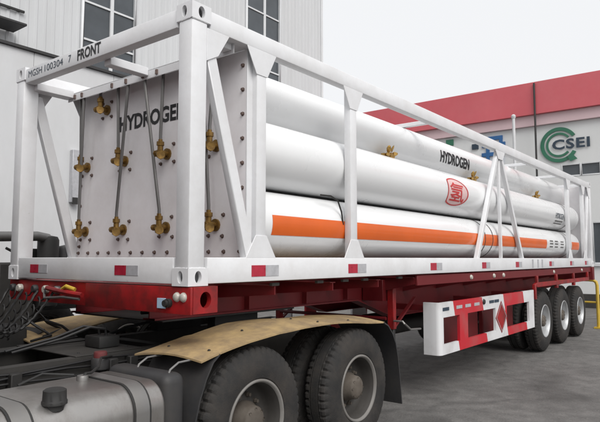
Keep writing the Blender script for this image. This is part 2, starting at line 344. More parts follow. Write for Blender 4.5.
# tubes
R = .282
def tube_profile():
    a, b = XB+.03, L-XB-.03
    return [(.07, a), (.07, a+.02), (.12, a+.05), (R*.72, a+.1), (R*.9, a+.16), (R, a+.26), (R, 3), (R, 6), (R, 9), (R, b-.26), (R*.9, b-.16), (R*.72, b-.1), (.12, b-.05), (.07, b-.02), (.07, b)]
TUBES = [(c, .47) for c in (.37, .975, 1.58, 2.185-.1+.0)]
TUBES = [(c, z) for z in (.474, 1.066) for c in (.372, .972, 1.572, 2.066)] + [(c, 1.608) for c in (.69, 1.28, 1.87)]
TUBES = [(c, z) for z in (.474, 1.066) for c in (.372, .94, 1.508, 2.076)] + [(c, 1.608) for c in (.68, 1.25, 1.82)]
tobj = {}
for y, z in TUBES:
    tobj[(y, z)] = MB().lathe(tube_profile(), (0, y, z), (1, 0, 0), 48).build('gas_tube', 'tube', tc, sharp=50)
near_b, near_m, near_t = tobj[(.372, .474)], tobj[(.372, 1.066)], tobj[(.68, 1.608)]
def band(y, z, x0, x1, a0, a1, name, mat, parent, off=.0025, n=20):     # angle measured from facing -y upwards
    m = MB()
    m.lathe([(R+.0005, x0), (R+off, x0), (R+off, x1), (R+.0005, x1)], (0, y, z), (1, 0, 0), n, a0=a0, a1=a1, ref=(0, -1, 0))
    return m.build(name, mat, parent)
def arc(a): return -a          # lathe direction: axis x, ref -y  ->  v = x cross -y = -z
def stripe(y, z, x0, x1, lo, hi, name, mat, parent, off=.0025): return band(y, z, x0, x1, rad(-hi), rad(-lo), name, mat, parent, off)
stripe(.372, .474, .955, 8.75, -21, 12, 'orange_stripe', 'orange', near_b)
stripe(.372, .474, 10.62, 11.25, -21, 12, 'orange_stripe', 'orange', near_b)
for x in (5.62, 5.92, 10.42):
    m = MB(); m.lathe([(R, x-.01), (R+.005, x-.01), (R+.005, x+.01), (R, x+.01)], (0, .372, .474), (1, 0, 0), 40); m.build('strap_band', 'guard', near_b)
for x in (10.42,):
    m = MB(); m.lathe([(R, x-.018), (R+.007, x-.018), (R+.007, x+.018), (R, x+.018)], (0, .372, 1.066), (1, 0, 0), 40); m.build('strap_band', 'pipe', near_m)
def on_tube(y, z, xc, ang, off=.004):
    def fn(a, b):
        th = rad(ang)+b/R; return (xc+a, y-(R+off)*math.cos(th), z+(R+off)*math.sin(th))
    return fn
t_h = text2d('HYDROGEN', .13, .012, .95, 1.02); 
def fit(body, h, wd, bold=.0, sp=1.0):
    a = text2d(body, h, bold, 1, sp); return text2d(body, h, bold, wd/a[2], sp)
lettering('lettering', fit('HYDROGEN', .165, 1.02, .035), 'black', near_t, on_tube(.68, 1.608, 5.36, -3), 8)
# small stencilled lines near the rear
lettering('lettering', fit('HYDROGEN', .11, .62, .01), 'navy', near_m, on_tube(.372, 1.066, 9.75, -8), 6)
for lo in (-44, -33): stripe(.372, 1.066, 9.5, 10.05, lo, lo+6, 'print_mark', 'pipe', near_m)
for x0 in (8.95, 9.3, 9.72): 
    for lo in (-16, -4, 6): stripe(.372, .474, x0, x0+.22, lo, lo+5, 'print_mark', 'pipe', near_b)
# red seal on the middle tube
def dshape(k=1.0, n=40):
    p = []
    for i in range(n):
        a = 2*math.pi*i/n; x, y = math.cos(a), math.sin(a); p.append((max(x, -.62)*.40*k, y*.185*k))
    return p
def seal_ring(k0, k1, mat, name, off):
    m = MB(); fn = on_tube(.372, 1.066, 4.62, -4, off); A, Bp = dshape(k0), dshape(k1); n_ = len(A)
    m.add([fn(*p) for p in A]+[fn(*p) for p in Bp], [(i, (i+1) % n_, n_+(i+1) % n_, n_+i) for i in range(n_)]); return m.build(name, mat, near_m)
for q in range(5): seal_ring(1-.2*q, max(.8-.2*q, .001), 'stamp', 'seal_paper', .0025) if q == 0 else None
m = MB(); fn = on_tube(.372, 1.066, 4.62, -4, .0025)
for q in range(6):
    A, Bp = dshape(1-q/6), dshape(max(1-(q+1)/6, .001)); n_ = len(A)
    m.add([fn(*p) for p in A]+[fn(*p) for p in Bp], [(i, (i+1) % n_, n_+(i+1) % n_, n_+i) for i in range(n_)])
for o in [o for o in bpy.data.objects if o.name.startswith('seal_paper')]: bpy.data.objects.remove(o)
m.build('seal_paper', 'stamp', near_m)
seal_ring(1.02, .93, 'stampr', 'seal_ring', .0045)
try: lettering('seal_mark', fit('氢', .25, .46, .012), 'stampr', near_m, on_tube(.372, 1.066, 4.66, -4, .0045), 8)
except Exception as e: print('seal', e)
# brass relief valves on the upper tube
def relief(x):
    m = MB(); y, z = .42, 1.365
    m.lathe([(0, 0), (.05, 0), (.05, .06), (.032, .065), (.032, .12), (0, .12)], (x, y, z-.03), (0, -1, .25), 10)
    for k in range(6):
        a = rad(60*k+10); p = Vector((x+.06*math.cos(a), y-.09, z+.06*math.sin(a)*.8+.02))
        m.lathe([(0, 0), (.024, 0), (.03, .02), (.016, .06), (0, .06)], p, (math.cos(a), -.5, math.sin(a)), 6)
    m.box(x-.13, x-.04, y-.08, y-.04, z-.03, z+.02); m.box(x+.04, x+.14, y-.07, y-.03, z, z+.05)
    m.build('relief_valve', 'gold', tc)
for x in (3.32, 5.85, 9.05): relief(x)
# reflective tape on the rails
def reflector(c, axis, wd, hh=.042):
    if axis == 'x':
        a = B('reflector', 'refr', tc, c-wd/2, c, .0045, .0085, .092-hh, .092+hh, 0); B('silver_half', 'refw', a, c+.001, c+wd/2, .0045, .0085, .092-hh, .092+hh, 0)
    else:
        a = B('reflector', 'refr', tc, .0045, .0085, c, c+wd/2, .098-hh*.85, .098+hh*.85, 0); B('silver_half', 'refw', a, .0045, .0085, c-wd/2, c-.001, .098-hh*.85, .098+hh*.85, 0)
for c in (.775, 2.08, 3.8, 5.4, 6.82, 8.7, 10.2, 11.5): reflector(c, 'x', .31 if c < 5 else .3)
for c in (.68, 1.92): reflector(c, 'y', .28)
for x in (7.55, 7.85, 8.1): B('fork_plate', 'refw', tc, x-.04, x+.04, .0045, .0085, .03, .17, 0)
# printing on the front
def onx(x, yc, zc): return lambda a, b: (x, yc-a, zc+b)
lettering('lettering', fit('HYDROGEN', .145, .93, .035), 'black', bulk, onx(XB-.003, 1.225, 1.43))
lettering('lettering', fit('FRONT', .092, .335, .03), 'black', front_top, onx(.0055, 1.25, 1.862))
for tx, wd, yc in (('MGSH', .235, 2.105), ('100304', .30, 1.79), ('7', .04, 1.535)):
    lettering('lettering', fit(tx, .062, wd, 0.0), 'navy', front_top, onx(.0055, yc, 1.862))
# thin hose looping beside the second post
MB().sweep([(1.65, .12, .755), (1.78, .1, .755), (1.88, .09, .72), (1.94, .09, .62), (1.97, .09, .5)], .008, 6).build('thin_hose', 'dark', tc)

# ================================================================== wheels
def wheel_parts(Rt, rimmat):
    k = 200
    prof = [(.285, .028), (.297, .012), (.33, .003), (.375, 0), (.42, .005), (Rt*.895, .02), (Rt*.945, .032), (Rt*.985, .045), (Rt, .062), (Rt, .085), (Rt, .092), (Rt-.012, .094), (Rt-.012, .104), (Rt, .106), (Rt, .14)]
    prof = prof + [(r, .28-h) for r, h in prof[::-1][1:]]
    cut = {j for j, (r, h) in enumerate(prof) if r > Rt*.93 and (h < .088 or h > .192)}
    def rf(j, kk, r): return r-(.014 if j in cut and kk % 4 == 0 else 0)
    ty = MB().lathe(prof, (0, 0, 0), (0, 1, 0), k, rf=rf).mesh('tyre', 'rubber', Vector((0, 0, 0)), sharp=24)
    lp_ = MB().lathe([(.288, .03), (.289, .014), (.281, .008), (.270, .011), (.262, .03)], (0, 0, 0), (0, 1, 0), 64).mesh('rim_lip', 'lip' if rimmat == 'rimd' else rimmat, Vector((0, 0, 0)), sharp=60)
    pr = [(.262, .03), (.256, .05), (.25, .07), (.246, .13), (.238, .165), (.22, .18), (.19, .184), (.165, .176), (.15, .165), (.0, .165)]
    m = MB().lathe(pr, (0, 0, 0), (0, 1, 0), 48)
    m.lathe([(.287, .03), (.256, .2), (.287, .25)], (0, 0, 0), (0, 1, 0), 48)
    ri = m.mesh('rim', rimmat, Vector((0, 0, 0)), sharp=50)
    m = MB(); m.lathe([(.125, .17), (.122, .12), (.105, .10), (.1, .05), (.088, .035), (.06, .028), (0, .026)], (0, 0, 0), (0, 1, 0), 28)
    for q in range(8):
        a = 2*math.pi*q/8; m.lathe([(.012, .02), (.012, .036)], (.08*math.cos(a), .01, .08*math.sin(a)), (0, 1, 0), 6)
    for q in range(10):
        a = 2*math.pi*q/10; p = (.165*math.cos(a), 0, .165*math.sin(a)); m.lathe([(.019, .18), (.019, .155), (.014, .15), (.013, .135), (0, .135)], p, (0, 1, 0), 6)
    hu = m.mesh('hub', 'hub', Vector((0, 0, 0)))
    return ty, ri, hu, lp_
def wheel(meshes, x, y, z, parent, far=False, inner=False):
    o = bpy.data.objects.new('wheel', None); o.empty_display_size = .1; COL.objects.link(o); put(o, (x, y, z), parent)
    if far: o.rotation_euler = (0, 0, math.pi)
    for me, nm in zip(meshes, ('tyre', 'rim', 'hub', 'rim_lip')):
        if inner and nm == 'hub': continue
        c = bpy.data.objects.new(nm, me); COL.objects.link(c); c.parent = o
    return o
# ================================================================== semi-trailer
st = thing('semi_trailer', 'red flatbed semi-trailer chassis with three axles under the white cylinder frame', 'semi-trailer', (6.1, W/2, -1.46))
# hollow front beam with round holes in its ends
m = MB(); x0, x1, y0, y1, z0, z1 = .03, .25, -.02, W+.02, -.182, -.004
m.holed((x0, y0, z0), (1, 0, 0), (0, 0, 1), x1-x0, z1-z0, .05, .055, .04); m.holed((x1, y1, z0), (-1, 0, 0), (0, 0, 1), x1-x0, z1-z0, .05, .055, .04)
m.add([(x0, y0, z0), (x0, y1, z0), (x0, y1, z1), (x0, y0, z1), (x1, y0, z0), (x1, y1, z0), (x1, y1, z1), (x1, y0, z1)], [(0, 3, 2, 1), (4, 5, 6, 7), (3, 7, 6, 2), (0, 1, 5, 4)])
fb = m.build('front_beam', 'redb', st, merge=False)
m = MB(); m.box(.008, .0285, -.019, 1.2, -.186, -.006); pl = m.build('front_cover', 'redb', st, .004, 2)
for yl in (.095, .03):
    MB().lathe([(0, -.02), (.02, -.018), (.028, -.01), (.03, 0), (.033, .0), (.033, .006)], (.005, yl+.02, -.072), (1, 0, 0), 18).build('marker_lamp', 'lens', fb)
B('identity_plate', 'blue', fb, .0, .0075, .225, .315, -.155, -.085, .002)
MB().lathe([(0, -.05), (.022, -.05), (.022, -.03), (.03, -.03), (.03, 0)], (.008, .19, -.115), (1, 0, 0), 14).build('socket', 'dark', fb)
for yl, mt_ in ((1.98, 'guard'), (2.24, 'lens'), (1.8, 'lens'), (2.36, 'guard'), (1.62, 'pipe')):
    MB().lathe([(0, -.04), (.026, -.04), (.034, -.03), (.034, 0)], (.028, yl, -.075), (1, 0, 0), 14).build('air_coupling', mt_, fb)
MB().sweep([(-.02, 1.2, -.10), (-.05, 1.35, -.085), (-.05, 1.55, -.07), (-.02, 1.72, -.06)], .02, 8).build('air_hose', 'redb', st)
MB().sweep([(-.03, 1.22, -.13), (-.06, 1.4, -.12), (-.05, 1.7, -.14), (.0, 1.8, -.1)], .011, 8).build('air_hose', 'pipe', st)
MB().sweep([(-.02, 1.3, -.06), (-.05, 1.38, -.035), (-.04, 1.45, -.06)], .016, 8).build('air_hose', 'yellow', st)
for yc in (.72, 1.72):
    zt, ft_ = -.03, .07
    lowp = [(.25, -.27), (3.1, -.28), (3.9, -.52), (8, -.52), (11.9, -.4)]
    m = MB(); m.prism([(.25, zt-.012), (11.98, zt-.012)]+lowp[::-1], 1, yc-.006, yc+.006); m.build('main_rail_web', 'red', st)
    B('main_rail_flange', 'red', st, .25, 11.98, yc-ft_, yc+ft_, zt-.012, zt, .002)
    m = MB()
    for (xa, za), (xb, zb) in zip(lowp, lowp[1:]): m.add([(xa, yc-ft_, za), (xb, yc-ft_, zb), (xb, yc+ft_, zb), (xa, yc+ft_, za), (xa, yc-ft_, za-.014), (xb, yc-ft_, zb-.014), (xb, yc+ft_, zb-.014), (xa, yc+ft_, za-.014)], [(0, 1, 2, 3), (7, 6, 5, 4), (0, 4, 5, 1), (2, 6, 7, 3)])
    m.build('main_rail_flange', 'red', st)
for i, x in enumerate((.95, 1.75, 2.55, 3.35, 4.3, 5.3, 6.3, 7.3, 8.3, 9.3, 10.3, 11.2)):
    m = MB(); d = -.15 if i < 3 else -.24
    for ya, yb, sg in ((.06, .713, 1), (W-.06, W-.713, -1)):
        m.prism([(ya, -.034), (yb, -.034), (yb, d), (ya, -.1)] if sg > 0 else [(ya, -.034), (ya, -.1), (yb, d), (yb, -.034)], 0, x-.005, x+.005)
        q0, q1 = sorted((ya, yb)); m.box(x-.04, x+.04, q0, q1, -.033, -.026)
    m.box(x-.04, x+.04, .727, 1.713, -.16, -.05)
    m.build('cross_member', 'red', st)
for y0, y1 in ((.03, .055), (W-.055, W-.03)):
    B('side_rail', 'red', st, 3.35, 12.0, y0, y1, -.115, -.006, .003)
for x in (.95, 1.55, 1.95, 2.3, 3.0): B('lashing_lug', 'rail', st, x-.045, x+.045, .05, .08, -.03, -.006, .002)
for x in (4.9, 5.75, 6.15, 8.9, 11.1): MB().lathe([(0, -.02), (.025, -.018), (.035, 0)], (x, .029, -.06), (0, 1, 0), 14).build('marker_lamp', 'lens', st)
B('rear_beam', 'red', st, 12.0, 12.17, -.01, W+.01, -.3, -.004, .006)
for x in (.1, L-.1):
    for y in (.09, W-.09): pass
for x, yc, l in ((4.4, 1.05, 1.1), (4.4, 1.4, 1.1), (6.4, 1.2, .9)):
    MB().lathe([(0, 0), (.1, .02), (.13, .07), (.13, l-.07), (.1, l-.02), (0, l)], (x, yc, -.72), (1, 0, 0), 20).build('air_reservoir', 'dark', st)
for yy, zz in ((.84, -.2), (.88, -.24)):
    MB().sweep([(.3, yy, zz), (1.2, yy, zz-.015), (2.2, yy-.02, zz+.01), (3.0, yy, zz-.02), (3.8, yy+.03, zz-.1), (6, yy+.04, zz-.12), (8, yy+.03, zz-.08)], .014, 8).build('air_line', 'hose', st)
for x in (1.3, 2.15, 2.9): B('stiffener', 'red', st, x-.005, x+.005, .655, .712, -.27, -.045, 0)
B('kingpin_plate', 'dark', st, .3, 1.9, .62, W-.62, -.3, -.287, .003)
# landing gear
for yc, sg in ((.38, 1), (W-.38, -1)):
    lgm = B('landing_leg', 'redb', st, 3.36, 3.43, yc-.04, yc+.04, -.62, -.06, .006)
    B('leg_inner', 'guard', lgm, 3.37, 3.42, yc-.03, yc+.03, -.84, -.621, .004)
    MB().prism([(3.22, -.86), (3.25, -.83), (3.45, -.83), (3.50, -.86)], 1, yc-.1, yc+.1).build('foot', 'guard', lgm, .004)
    MB().bar((3.41, yc, -.62), (3.95, yc, -.30), (0, .02, 0), (.012, 0, .02)).build('leg_brace', 'red', st)
    B('leg_bracket', 'red', st, 3.28, 3.42, min(yc, .72 if sg > 0 else 1.72)+.052, max(yc, .72 if sg > 0 else 1.72)-.02, -.3, -.06, .003)
MB().sweep([(3.35, .33, -.52), (3.35, .22, -.52), (3.35, .2, -.54), (3.5, .2, -.62), (3.75, .2, -.635)], .012, 8).build('crank_handle', 'strap', st)
MB().sweep([(3.35, .43, -.5), (3.35, 2.0, -.5)], .02, 8).build('cross_shaft', 'red', st)
# side guards, striped red and white
mg = bpy.data.materials.new('guard_stripes'); mg.use_nodes = True; t = mg.node_tree; b = t.nodes['Principled BSDF']; b.inputs['Roughness'].default_value = .4
ge = t.nodes.new('ShaderNodeNewGeometry'); se = t.nodes.new('ShaderNodeSeparateXYZ'); t.links.new(ge.outputs['Position'], se.inputs[0])
ma = t.nodes.new('ShaderNodeMath'); ma.operation = 'MULTIPLY_ADD'; ma.inputs[1].default_value = .30; t.links.new(se.outputs['Z'], ma.inputs[0]); t.links.new(se.outputs['X'], ma.inputs[2])
mr = t.nodes.new('ShaderNodeMapRange'); mr.inputs[1].default_value = 3.3; mr.inputs[2].default_value = 8.3; t.links.new(ma.outputs[0], mr.inputs[0])
cr = t.nodes.new('ShaderNodeValToRGB'); cr.color_ramp.interpolation = 'CONSTANT'; WH = (.7, .7, .71, 1); RD = (.52, .016, .028, 1)
off = .30*(Z0-.33)
el = cr.color_ramp.elements; el[0].position = 0; el[0].color = WH; el[1].position = (4.22+off-3.3)/5; el[1].color = RD
for p, c in ((5.17, WH), (6.02, RD), (6.93, WH)): e_ = el.new((p+off-3.3)/5); e_.color = c
t.links.new(mr.outputs[0], cr.inputs[0])
ns = t.nodes.new('ShaderNodeTexNoise'); ns.inputs['Scale'].default_value = 3; ns.inputs['Detail'].default_value = 8; t.links.new(ge.outputs['Position'], ns.inputs['Vector'])
nr = t.nodes.new('ShaderNodeMapRange'); nr.inputs[1].default_value = .45; nr.inputs[2].default_value = .8; nr.inputs[4].default_value = .5; t.links.new(ns.outputs['Fac'], nr.inputs[0])
mi = t.nodes.new('ShaderNodeMixRGB'); mi.inputs[2].default_value = (.22, .19, .17, 1); t.links.new(nr.outputs[0], mi.inputs[0]); t.links.new(cr.outputs[0], mi.inputs[1]); t.links.new(mi.outputs[0], b.inputs['Base Color'])
def side_guard(y, s):
    zt, zb = -.335, -.945; X0, X1 = 3.6, 7.52; t_ = .035
    ops = [(3.95, 4.43), (4.69, 5.70), (6.17, 7.25)]; oz0, oz1 = -.828, -.512
    m = MB()
    ya, yb = sorted((y, y+s*t_))
    xs = [3.92]+[v for o in ops for v in o]+[X1]
    m.box(3.92, X1, ya, yb, oz1, zt); m.box(3.92, X1, ya, yb, zb, oz0)
    for a, b_ in zip(xs[0::2], xs[1::2]): m.box(a, b_, ya, yb, oz0, oz1)
    curve = [(3.92, 0), (3.895, .003), (3.872, .014), (3.857, .03), (3.85, .055), (3.85, .12), (3.85, .21)]
    inner = [(3.92, t_), (3.905, t_+.002), (3.895, t_+.008), (3.888, .05), (3.886, .065), (3.886, .12), (3.886, .21)]
    poly = [(px, y+s*py) for px, py in curve]+[(px, y+s*py) for px, py in inner[::-1]]
    m.prism(poly, 2, zb, zt)
    sg = m.build('side_guard', mg, st, sharp=30)
    d = y-s*.004
    m = MB(); cx, cz = 5.93, -.655
    m.add([(cx, d, cz+.23), (cx+.235, d, cz), (cx, d, cz-.23), (cx-.235, d, cz)]+[(cx, d+s*.003, cz+.23), (cx+.235, d+s*.003, cz), (cx, d+s*.003, cz-.23), (cx-.235, d+s*.003, cz)], [(0, 1, 2, 3), (4, 5, 6, 7), (0, 1, 5, 4), (1, 2, 6, 5), (2, 3, 7, 6), (3, 0, 4, 7)])
    dm = m.build('hazard_diamond', 'redb', sg)
    e = d-s*.002
    m = MB(); ins = [(.0, .19), (.195, 0), (0, -.19), (-.195, 0)]; ou = [(.0, .205), (.21, 0), (0, -.205), (-.21, 0)]
    m.add([(cx+a, e, cz+b_) for a, b_ in ins+ou], [(i, (i+1) % 4, 4+(i+1) % 4, 4+i) for i in range(4)]); m.build('diamond_border', 'refw', dm)
    if s > 0:
        for x, tx, mt_ in ((4.02, 'dark', 'navy'), (4.42, '', 'refw'), (4.7, '', 'refw'), (5.0, '', 'refw'), (5.55, '', 'navy'), (5.75, '', 'navy')):
            B('tape_mark', mt_, sg, x-.09, x+.09, d, d+.003, -.435, -.395, 0)
        MB().lathe([(0, -.02), (.03, -.018), (.04, 0)], (5.25, y, -.40), (0, 1, 0), 14).build('marker_lamp', 'dark', sg)
    for x in (3.95, 5.8, 7.4):
        q0, q1 = sorted((y+s*.036, y+s*.66)); B('guard_bracket', 'red', sg, x-.03, x+.03, q0, q1, -.44, -.37, .003)
side_guard(0.0, 1); side_guard(W, -1)
B('dark_guard_backing', 'red', st, 4.2, 5.75, .28, .35, -.92, -.56, .01); B('dark_guard_backing', 'red', st, 5.95, 7.3, .28, .35, -.92, -.56, .01)  # thin plates added to make the guard openings look dark inside
# axles and wheels
wt = wheel_parts(.525, 'rims'); AX = (8.38, 9.69, 11.0); ZW = -.92
for x in AX:
    MB().sweep([(x, .4, ZW), (x, W-.4, ZW)], .07, 12).build('axle', 'dark', st)
    for far, y in ((False, .045), (True, W-.045)):
        s = -1 if far else 1
        wheel(wt, x, y, ZW, st, far); wheel(wt, x, y+s*.32, ZW, st, far, True)
        m = MB(); yc = .78 if not far else W-.78
        for q in range(4): m.box(x-.5+.07*q, x+.5-.07*q, yc-.045, yc+.045, ZW+.09+.018*(3-q), ZW+.106+.018*(3-q))
        m.build('leaf_spring', 'dark', st)
for y0, y1 in ((.0, .05), (W-.05, W)):
    m = MB().box(7.75, 11.65, y0, y1, -.30, -.225); m.box(7.62, 7.7, y0, y1, -.5, -.25); m.prism([(7.62, -.25), (7.75, -.3), (7.75, -.225)], 1, y0+.002, y1-.002)
    for x in (7.8, 9.03, 10.34, 11.6): m.box(x-.04, x+.04, y0+.005, y1-.005, -.225, -.11)
    for x in (9.03, 10.34): m.box(x-.05, x+.05, y0-.002, y1, -.36, -.301)
    m.build('wheel_arch_bar', 'redb', st, .004)
for x in (7.72, 9.03, 10.34, 11.65):
    for yc in (.78, W-.78): B('spring_hanger', 'red', st, x-.06, x+.06, yc-.06, yc+.06, -.86, -.535, .006)
for y in (.2, W-.2): B('tail_lamp', 'redb', st, 12.171, 12.2, y-.15, y+.15, -.2, -.1, .004)
# ================================================================== tractor truck
tr = thing('tractor_truck', 'dusty dark tractor truck rear with silver fuel tank and tan mudguard sheets', 'truck', (0, W/2, -1.46))
for yc in (.79, W-.79):
    s = 1 if yc < 1 else -1; ya, yb = sorted((yc-.004, yc+.004))
    m = MB().box(-4.2, 2.75, ya, yb, -.78, -.50)
    q0, q1 = sorted((yc+s*.004, yc+s*.085)); m.box(-4.2, 2.75, q0, q1, -.508, -.50); m.box(-4.2, 2.75, q0, q1, -.78, -.772)
    m.build('chassis_rail', 'rail', tr)
for x in (-1.9, -.12, .55, 1.9, 2.7): B('chassis_cross_member', 'dark', tr, x-.05, x+.05, .88, W-.88, -.74, -.515, .004)
B('deck_plate', 'rail', tr, -.3, .25, .8, W-.8, -.499, -.49, .002)
m = MB(); m.prism([(.75, -.215), (1.7, -.2), (2.0, -.27), (2.0, -.3), (.75, -.25)], 1, .8, W-.8); m.build('fifth_wheel', 'dark', tr, .006)
for yc in (.83, W-.83): B('fifth_wheel_stand', 'dark', tr, 1.0, 1.55, yc-.05, yc+.05, -.499, -.255, .004)
for x in (-.05, 2.2): pass
wtr = wheel_parts(.512, 'rimd'); AXT = (.54, 1.875); ZT = -.952; YT = -.15
for x in AXT:
    MB().sweep([(x, .4, ZT), (x, W-.4, ZT)], .09, 12).build('drive_axle', 'dark', tr)
    MB().lathe([(0, -.22), (.12, -.2), (.22, -.1), (.24, 0), (.22, .1), (.12, .2), (0, .22)], (x, W/2, ZT), (1, 0, 0), 20).build('differential', 'dark', tr)
    for far, y in ((False, YT), (True, W-YT)):
        s = -1 if far else 1
        wheel(wtr, x, y, ZT, tr, far); wheel(wtr, x, y+s*.32, ZT, tr, far, True)
# tan mudguard sheets, warped
def sheet(sign):
    m = MB(); nx, ny = 30, 8; P = []
    def Y(v): return v if sign > 0 else W-v
    def zt(x):
        pts = [(-.05, -.49), (.2, -.445), (.5, -.40), (.8, -.362), (1.1, -.35), (1.5, -.362), (1.9, -.38), (2.3, -.408), (2.4, -.418)]
        for (a, za), (b_, zb) in zip(pts, pts[1:]):
            if x <= b_: return za+(zb-za)*(x-a)/(b_-a)
        return pts[-1][1]
    for lay in (0, 1):
        for i in range(nx+1):
            for j in range(ny+1):
                v = j/ny; y = -.165+(.62 if sign > 0 else .74)*v
                xs = .03-.1*v; xe = 2.38-.25*v
                x = xs+(xe-xs)*i/nx
                z = zt(x)+.02*math.sin(math.pi*v)+.008*math.sin(5*x+4*v)+(.03*v if x < .4 else .02*v) - .012*lay - (.045 if sign < 0 else 0)
                k_ = .979+.021*v; P.append(((x+2.58)*k_-2.58, Y(y), (z-.18)*k_+.18))
    st_ = (nx+1)*(ny+1); F = []
    ix = lambda l, i, j: l*st_+i*(ny+1)+j
    for i in range(nx):
        for j in range(ny):
            F.append((ix(0, i, j), ix(0, i+1, j), ix(0, i+1, j+1), ix(0, i, j+1))); F.append((ix(1, i, j+1), ix(1, i+1, j+1), ix(1, i+1, j), ix(1, i, j)))
        F += [(ix(0, i, 0), ix(1, i, 0), ix(1, i+1, 0), ix(0, i+1, 0)), (ix(0, i, ny), ix(0, i+1, ny), ix(1, i+1, ny), ix(1, i, ny))]
    for j in range(ny): F += [(ix(0, 0, j), ix(0, 0, j+1), ix(1, 0, j+1), ix(1, 0, j)), (ix(0, nx, j), ix(1, nx, j), ix(1, nx, j+1), ix(0, nx, j+1))]
    m.add(P, F); return m.build('mudguard_sheet', 'tan', tr)
sh_near = sheet(1); sheet(-1)
sb = MB().lathe([(0, .006), (.008, .005), (.009, 0), (.012, -.002)], (0, 0, 0), (0, 0, 1), 10).mesh('sheet_bolt', 'dark', Vector((0, 0, 0)))
def sheet_z(x, y):
    me = sh_near.data; best = min(me.vertices, key=lambda v: (v.co.x+sh_near.location.x+PW[tr.name].x-x)**2+(v.co.y+sh_near.location.y+PW[tr.name].y-y)**2+(0 if v.co.z else 0))
    return best.co.z+sh_near.location.z+PW[tr.name].z-Z0
for x, y in ((.12, -.08), (.1, .3), (.62, .1), (1.2, .1), (1.75, -.1), (1.3, -.1)): inst(sb, 'sheet_bolt', (x, y, sheet_z(x, y)+.004), sh_near)
def flap(pts, y0, y1, name, mat, th=.012):
    pts = [((x+2.58)*.979-2.58, (z-.18)*.979+.18) for x, z in pts]
    m = MB(); up = []
    n_ = len(pts)
    for i, p in enumerate(pts):
        a = Vector(pts[max(i-1, 0)]); c = Vector(pts[min(i+1, n_-1)]); d = (c-a).normalized(); up.append((p[0]-d.y*th, p[1]+d.x*th))
    m.prism(list(pts)+up[::-1], 1, y0, y1); return m.build(name, mat, tr)
for y0, y1 in ((-.165, .42), (W-.42, W+.165)):
    flap([(2.36, -.43), (2.45, -.47), (2.53, -.55), (2.59, -.65), (2.63, -.78), (2.66, -.95), (2.70, -1.25)], y0, y1, 'rear_mud_flap', 'guard')
    flap([(-.06, -1.3), (-.05, -1.1), (-.02, -.9), (.03, -.72), (.08, -.6), (.14, -.50), (.2, -.455)], y0, y1, 'front_mud_flap', 'guard')
# grey box between tank and wheel
m = MB().box(-.27, -.1, -.12, .5, -1.15, -.515); m.build('side_box', 'guard', tr, .06, 4)
for yy in (-.06, .25): MB().sweep([(-.2, yy, -.53), (-.185, yy, -.5), (-.12, yy, -.465), (-.0, yy, -.462)], .007, 8).build('stay_rod', 'strap', tr)
# fuel tank
def rr(y0, y1, z0, z1, r, n=6):
    p = []
    for cx, cz, a0 in ((y1-r, z1-r, 0), (y0+r, z1-r, 90), (y0+r, z0+r, 180), (y1-r, z0+r, 270)):
        for k in range(n+1):
            a = rad(a0+90*k/n); p.append((cx+r*math.cos(a), cz+r*math.sin(a)))
    return p
TY0, TY1, TZ0, TZ1 = -.21, .46, -1.16, -.525
ft = MB().prism(rr(TY0, TY1, TZ0, TZ1, .15, 8), 0, -1.95, -.335).build('fuel_tank', 'alu', tr, .022, 3, sharp=50)
def tstrap(x):
    o_, i_ = rr(TY0-.008, TY1+.008, TZ0-.008, TZ1+.008, .157, 8), rr(TY0-.0005, TY1+.0005, TZ0-.0005, TZ1+.0005, .15, 8)
    def ring(o2, a, b_, name, mat, parent):
        n_ = len(o2); m = MB()
        m.add([(a, *p) for p in o2]+[(b_, *p) for p in o2]+[(a, *p) for p in i_]+[(b_, *p) for p in i_], [(k, (k+1) % n_, n_+(k+1) % n_, n_+k) for k in range(n_)]+[(k, (k+1) % n_, 2*n_+(k+1) % n_, 2*n_+k) for k in range(n_)]+[(n_+k, n_+(k+1) % n_, 3*n_+(k+1) % n_, 3*n_+k) for k in range(n_)])
        return m.build(name, mat, parent)
    s_ = ring(o_, x-.045, x+.045, 'tank_strap', 'strap', ft)
    o3 = rr(TY0-.006, TY1+.006, TZ0-.006, TZ1+.006, .155, 8)
    ring(o3, x-.058, x-.0455, 'strap_rubber', 'dark', ft); ring(o3, x+.0455, x+.058, 'strap_rubber', 'dark', ft)
for x in (-.5, -1.17, -1.8): tstrap(x)
cap = MB().lathe([(0, .085), (.045, .085), (.056, .078), (.058, .03), (.062, .025), (.062, .01), (.045, .008), (.045, -.02)], (-.98, -.135, TZ1-.026), (0, 0, 1), 32, rf=lambda j, k, r: r*(.96 if j in (2, 3) and k % 4 == 0 else 1)).build('filler_cap', 'dark', ft)
MB().sweep([(-.62, .2, TZ1+.01), (-.6, .2, TZ1+.035), (-.55, .22, TZ1+.03), (-.45, .3, TZ1+.04), (-.3, .5, -.47), (-.1, .68, -.5)], .009, 8).build('fuel_line', 'dark', tr)
MB().lathe([(0, .03), (.03, .03), (.034, .02), (.034, 0)], (-.62, .2, TZ1-.002), (0, 0, 1), 12).build('fuel_sender', 'strap', ft)
MB().sweep([(-.95, .3, TZ1+.012), (-.8, .32, TZ1+.05), (-.65, .24, TZ1+.03)], .007, 8).build('fuel_line', 'dark', tr)
rs = MB().lathe([(0, 0), (.06, 0), (.06, .06), (.05, .075), (0, .075)], (-.2, .66, -.57), (0, 0, 1), 20).build('fluid_reservoir', 'guard', tr)
MB().lathe([(0, .04), (.04, .04), (.045, .03), (.045, 0)], (-.2, .66, -.495), (0, 0, 1), 20).build('red_lid', 'lid', rs)
for x in (-1.15, -.75, -.05, .12): B('rail_bracket', 'dark', tr, x-.035, x+.035, .71, .785, -.76, -.53, .006)
